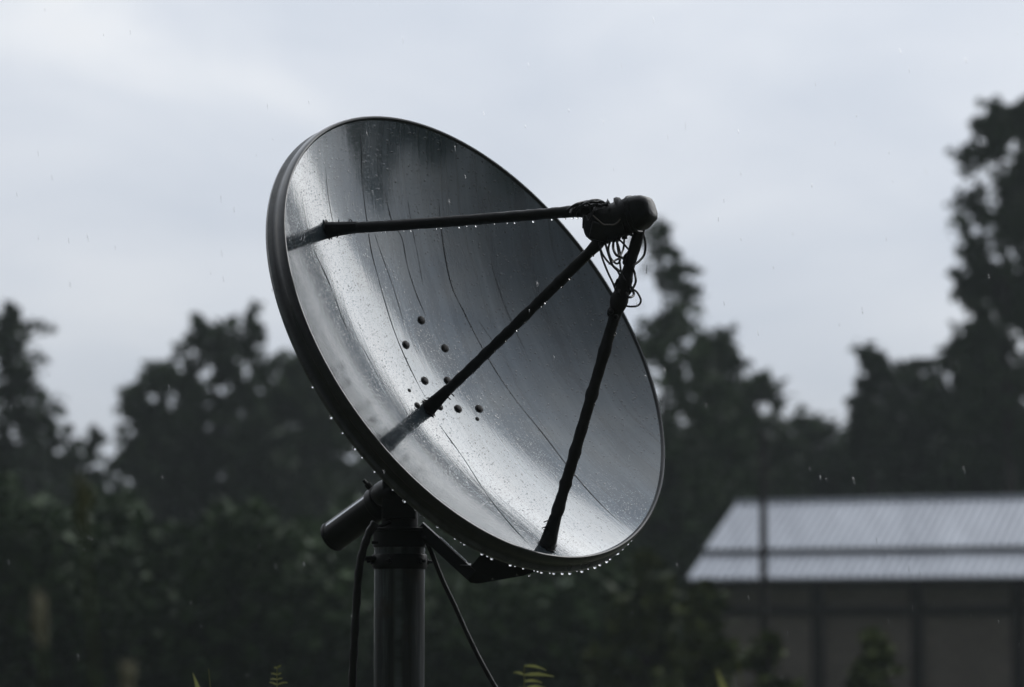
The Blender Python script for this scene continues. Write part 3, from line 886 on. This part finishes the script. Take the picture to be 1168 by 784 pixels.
# weeds in the foreground
def weed(name, tip, Z, label, kind, m, seed, lean=0, cat='weed', group='weeds in the foreground'):
    random.seed(seed); rg = np.random.default_rng(seed)
    T = at(tip[0], tip[1], Z)
    B = Vector((T.x - lean, T.y + .05, 0))
    root = empty(name, B, label, cat, group)
    mb = MB()
    pts = smooth_path([B, B.lerp(T, .4) + Vector((-lean * .15, 0, .05)), B.lerp(T, .8) + Vector((-lean * .05, 0, .02)), T], 8)
    mb.tube(pts, lambda t: .0045 * (1 - .75 * t), 6)
    mb.build('stem', M_LEAF3 if kind == 'plume' else m, root)
    lv = MB()
    def blade(p, d, ln, w, droop=.25):
        d = Vector(d).normalized(); s = d.cross(Vector((0, -1, .3))).normalized()
        cs = [p + d * ln * t + Vector((0, 0, -droop * ln * t * t)) for t in (0, .25, .5, .75, 1)]
        ww = [.25, .9, 1, .6, .04]
        v = []
        for c, q in zip(cs, ww): v += [c - s * w * q, c + Vector((0, .0015, .003)) * 1, c + s * w * q]
        f = []
        for i in range(4):
            for j in range(2): f.append((i * 3 + j, i * 3 + j + 1, i * 3 + j + 4, i * 3 + j + 3))
        if kind == 'plume': lv.add(v, f)
        else:
            one = MB(); one.add(v, f); one.build('leaf', m, root)
    if kind == 'frond':
        for k in range(11):
            t = 1 - k * .011 - random.uniform(0, .003); p = B.lerp(T, t)
            for s in (-1, 1):
                blade(p, (s * (.8 + .1 * random.random()), random.uniform(-.5, .5), .45 + .5 * random.random()), (.016 + .006 * k) * random.uniform(.7, 1.2), .003, .4)
    elif kind == 'side':
        for k in range(8):
            p = B.lerp(T, 1 - .0125 * k - random.uniform(0, .006))
            blade(p, (1.0, random.uniform(-.6, .3), random.uniform(.12, .5)), random.uniform(.07, .12) * (.7 + .05 * k), random.uniform(.004, .0065), random.uniform(.1, .4))
            if k % 2: blade(p, (-.7, random.uniform(-.5, .3), random.uniform(.2, .7)), random.uniform(.03, .06), .0045, .4)
        for k in range(6):
            blade(B.lerp(T, .86 - k * .07), (random.choice((-1, 1)), random.uniform(-.5, .5), .5), .14, .01, .5)
    elif kind == 'blade':
        for k in range(4):
            blade(B.lerp(T, .62 + .08 * k), ((-1 if k % 2 else 1) * .55, random.uniform(-.3, .3), 1), .22, .011, .35)
        blade(T - Vector((0, 0, .16)), (-.3, 0, 1), .17, .01, .1)
    elif kind == 'plume':
        ax = (T - B.lerp(T, .8)).normalized()
        for k in range(70):
            t = random.random(); p = T - ax * (.065 * t) + Vector((rg.normal(), rg.normal(), 0)) * .003
            blade(p, (rg.normal() * .16 - .2, rg.normal() * .2, 1), .03, .002, 0)
    if kind == 'plume': lv.build('plume', m, root)
    return root
weed('fern_weed', (598, 760), 8.3, 'bright yellow green weed with side leaves right of the pole', 'side', M_WEED, 1)
weed('fern_weed', (316, 762), 8.8, 'feathery green frond tip at the bottom, nearer the pole', 'frond', M_WEED, 2)
weed('fern_weed', (238, 763), 8.8, 'single leaning green leaf tip at the bottom left', 'blade', M_WEED, 3, lean=-.12)
weed('reed', (46, 694), 4.6, 'pale blurred reed plume at the lower left edge', 'plume', M_REED, 4, lean=-.08, cat='reed', group='blurred reeds at the left')
weed('reed', (94, 562), 4.3, 'olive blurred reed plume standing taller than its neighbour', 'plume', mat_leaf('olive_reed', (.09, .10, .045), (.2, .2, .09), .6, 8, .5), 5, lean=-.12, cat='reed', group='blurred reeds at the left')
weed('reed', (148, 772), 4.8, 'short grey reed tip at the bottom edge', 'plume', M_REED, 6, lean=-.05, cat='reed', group='blurred reeds at the left')
weed('grass_tuft', (842, 756), 6.4, 'long arched grass blades before the barn wall', 'blade', M_WEED, 8, lean=-.2)

# ------------------------------------------------------------------ the barn
AN = R_(23)
BA = Vector((math.cos(AN), -math.sin(AN), 0)); BB = Vector((math.sin(AN), math.cos(AN), 0)); BZ = Vector((0, 0, 1))
E0 = at(783, 660, 63); E0 = Vector((E0.x, E0.y, E0.z))
LEN, RUN, RISE = 17.0, 3.5, 1.72
borig = Vector((E0.x, E0.y, 0))
barn = empty('barn', borig, 'long low barn with wet corrugated metal roof at the right', 'barn')
def bp(a, b, z): return borig + BA * a + BB * b + BZ * z
EZ = E0.z
def roof_sheet(mb, t0, t1, lift, back=False, over=0):
    per = .19; n = int(LEN / per * 8)
    for row in range(1):
        v = []; f = []
        for i in range(n + 1):
            a = LEN * i / n; w = .032 * math.sin(2 * math.pi * a / per)
            for (t, dzv) in ((t0, 0), (t1, 0), (t1, -.03), (t0, -.03)):
                b = RUN * t if not back else 2 * RUN - RUN * t
                v.append(bp(a, b, EZ + RISE * t + lift + w + dzv))
        for i in range(n):
            for j in range(4):
                j2 = (j + 1) % 4
                f.append((i * 4 + j, (i + 1) * 4 + j, (i + 1) * 4 + j2, i * 4 + j2))
        f.append((0, 1, 2, 3)); f.append((n * 4 + 3, n * 4 + 2, n * 4 + 1, n * 4))
        mb.add(v, f)
mb = MB()
roof_sheet(mb, 0, .36, 0)
roof_sheet(mb, .335, 1, .095)
roof_sheet(mb, 0, 1, .095, True)
roof = mb.build('roof', M_ROOF, barn)
mb = MB()
mb.tube([bp(-.02, RUN, EZ + RISE + .11), bp(LEN, RUN, EZ + RISE + .11)], .05, 10)
mb.build('ridge_cap', M_ROOF, roof)
mb = MB()
mb.box(bp(LEN / 2, RUN * .325, EZ + RISE * .325 + .055), BA * (LEN / 2 - .06), BB * .03, BZ * .03)
mb.build('lap_shadow_strip', M_TIMBER, roof, smooth=False)  # dark strip stands in for the shadow line under the sheet overlap
mb = MB(); wa0 = .55
mb.box(bp(LEN / 2 + wa0 / 2, .55, EZ / 2 - .02), BA * (LEN / 2 - wa0 / 2 - .01), BB * .1, BZ * (EZ / 2 + .02))
mb.box(bp(LEN / 2 + wa0 / 2, 2 * RUN - .55, EZ / 2), BA * (LEN / 2 - wa0 / 2), BB * .1, BZ * (EZ / 2))
for a in (wa0, LEN - .1):
    pts = [bp(a, .65, 0), bp(a, 2 * RUN - .65, 0), bp(a, 2 * RUN - .65, EZ + .1), bp(a, RUN, EZ + RISE - .1), bp(a, .65, EZ + .1)]
    q = [p + BA * .1 for p in pts]
    mb.add(pts + q, [(0, 1, 2, 3, 4), (9, 8, 7, 6, 5)] + [(i, (i + 1) % 5, 5 + (i + 1) % 5, 5 + i) for i in range(5)])
mb.build('wall', M_WALL, barn, smooth=False)
mb = MB()
mb.box(bp(LEN / 2, .06, EZ - .12), BA * (LEN / 2), BB * .025, BZ * .085)
mb.build('fascia', M_TIMBER, barn, smooth=False)
mb = MB()
mb.box(bp(LEN / 2 + wa0 / 2, .41, EZ - .72), BA * (LEN / 2 - wa0 / 2), BB * .05, BZ * .09)
mb.build('rail', M_TIMBER, barn, smooth=False)
for px in (815, 932, 1045, 1160, 1275):
    # solve where along the wall that sight line falls
    d = ray(px, 700); best = min((abs((bp(a * .02, .4, 0) - CAMPOS).x / (bp(a * .02, .4, 0) - CAMPOS).y - d.x / d.y), a * .02) for a in range(0, 850))
    mb = MB(); mb.box(bp(best[1], .40, (EZ - .05) / 2), BA * .12, BB * .065, BZ * ((EZ - .05) / 2))
    mb.build('post', M_TIMBER, barn, smooth=False, bevel=.01)

# thin post in front of the barn
Zp = 52; pb = Vector((xat(870, Zp), Zp, 0)); ph = hgt(490, Zp)
root = empty('utility_pole', pb, 'thin dark post standing before the barn roof', 'pole')
mb = MB(); mb.tube([pb + Vector((0, 0, -.2)), pb + Vector((0, 0, ph * .5)), pb + Vector((.02, 0, ph))], lambda t: .085 - .02 * t, 12, .04)
mb.build('shaft', M_TIMBER, root)
mb = MB(); mb.box(pb + Vector((.02, -.06, ph - .25)), RT * .05, Vector((0, .05, 0)), Vector((0, 0, .09)))
mb.tube([pb + Vector((.02, -.06, ph - .16)), pb + Vector((.02, -.06, ph - .04))], .035, 10)
mb.build('insulator', M_TIMBER, root, bevel=.006)

# ground
mb = MB()
G = 700
mb.add([(-G, -G, 0), (G, -G, 0), (G, G, 0), (-G, G, 0)], [(0, 1, 2, 3)])
g = mb.build('ground', M_GROUND, None, smooth=False); tag(g, kind='structure')

# falling rain between the viewer and the dish
mb = MB(); random.seed(55)
for k in range(170):
    c = at(random.uniform(-20, 1190), random.uniform(-10, 790), random.uniform(8.2, 11.5))
    d = Vector((random.uniform(.05, .22), 0, -1)).normalized(); x = d.cross(Vector((0, 1, 0)))
    r_ = random.uniform(.0005, .0009)
    mb.ball(c, 1, (x * r_, Vector((0, 1, 0)) * r_, d * random.uniform(.004, .014)), 6, 5)
o = mb.build('falling_rain', M_WATER, None)
tag(o, 'scattered raindrops falling around the dish', 'rain', kind='stuff')

# damp air
mb = MB(); mb.box((0, 0, 17), (720, 0, 0), (0, 720, 0), (0, 0, 18.5))
hz = mb.build('haze', None or bpy.data.materials.new('damp_air'), None, smooth=False)
hz['kind'] = 'stuff'
hm = hz.data.materials[0]; hm.use_nodes = True; ht = hm.node_tree; ht.nodes.clear()
ho = ht.nodes.new('ShaderNodeOutputMaterial'); pv = ht.nodes.new('ShaderNodeVolumePrincipled')
pv.inputs['Color'].default_value = (.78, .86, .88, 1); pv.inputs['Density'].default_value = .0011
ht.links.new(pv.outputs[0], ho.inputs['Volume'])

# ------------------------------------------------------------------ sky and light
SUN_EL, SUN_AZ = 34, 38      # azimuth from straight ahead (+Y) towards +X
w = bpy.data.worlds.new('World'); SC.world = w; w.use_nodes = True
nt = w.node_tree; bg = nt.nodes['Background']
sky = nt.nodes.new('ShaderNodeTexSky'); sky.sky_type = 'NISHITA'; sky.sun_disc = False
sky.sun_elevation = R_(SUN_EL); sky.sun_rotation = R_(SUN_AZ); sky.dust_density = 3
co = nt.nodes.new('ShaderNodeTexCoord').outputs['Generated']
cl = noise_tex(nt, mapping(nt, co, loc=(3.1, .7, .2), scale=(4.2, 4.2, 11)), 1.5, 5, .5, .4)
cl2 = noise_tex(nt, mapping(nt, co, loc=(1.1, 2.7, .2), scale=(1.2, 1.2, 3)), 1.4, 3, .5, .2)
cf = math_(nt, 'ADD', math_(nt, 'MULTIPLY', cl, .5), math_(nt, 'MULTIPLY', cl2, .5))
cloud = ramp(nt, cf, [(.34, (6.3, 6.95, 8.05)), (.47, (7.7, 8.2, 9.05)), (.55, (9.0, 9.35, 9.9)), (.66, (10.3, 10.2, 10.0))])
hs = nt.nodes.new('ShaderNodeHueSaturation'); hs.inputs['Saturation'].default_value = .35; L(nt, sky.outputs[0], hs.inputs['Color'])
c = mixc(nt, .9, hs.outputs[0], cloud)
# the cloud deck is thinnest ahead, heavy behind the viewer
dp = nt.nodes.new('ShaderNodeVectorMath'); dp.operation = 'DOT_PRODUCT'
L(nt, co, dp.inputs[0]); dp.inputs[1].default_value = Vector((.12, .84, .50)).normalized()
gr = ramp(nt, math_(nt, 'MULTIPLY_ADD', dp.outputs['Value'], .5, .5), [(.0, .025), (.3, .05), (.5, .18), (.76, .85), (1, 1.12)])
c = mixc(nt, 1.0, c, gr, 'MULTIPLY')
L(nt, c, bg.inputs['Color'])
bg.inputs['Strength'].default_value = .1
sun = bpy.data.lights.new('sun', 'SUN'); sun.energy = .82; sun.angle = R_(50); sun.color = (1, .985, .96)
so = bpy.data.objects.new('sun', sun); COL.objects.link(so)
sdv = Vector((math.sin(R_(SUN_AZ)) * math.cos(R_(SUN_EL)), math.cos(R_(SUN_AZ)) * math.cos(R_(SUN_EL)), math.sin(R_(SUN_EL))))
so.rotation_euler = sdv.to_track_quat('Z', 'Y').to_euler(); so.location = (5, 5, 20)

SC.view_settings.view_transform = 'Standard'
SC.view_settings.look = 'None'
SC.view_settings.gamma = 1
SC.view_settings.exposure = 0
SC.view_settings.use_curve_mapping = False
SC.cycles.max_bounces = 8
SC.cycles.use_denoising = True
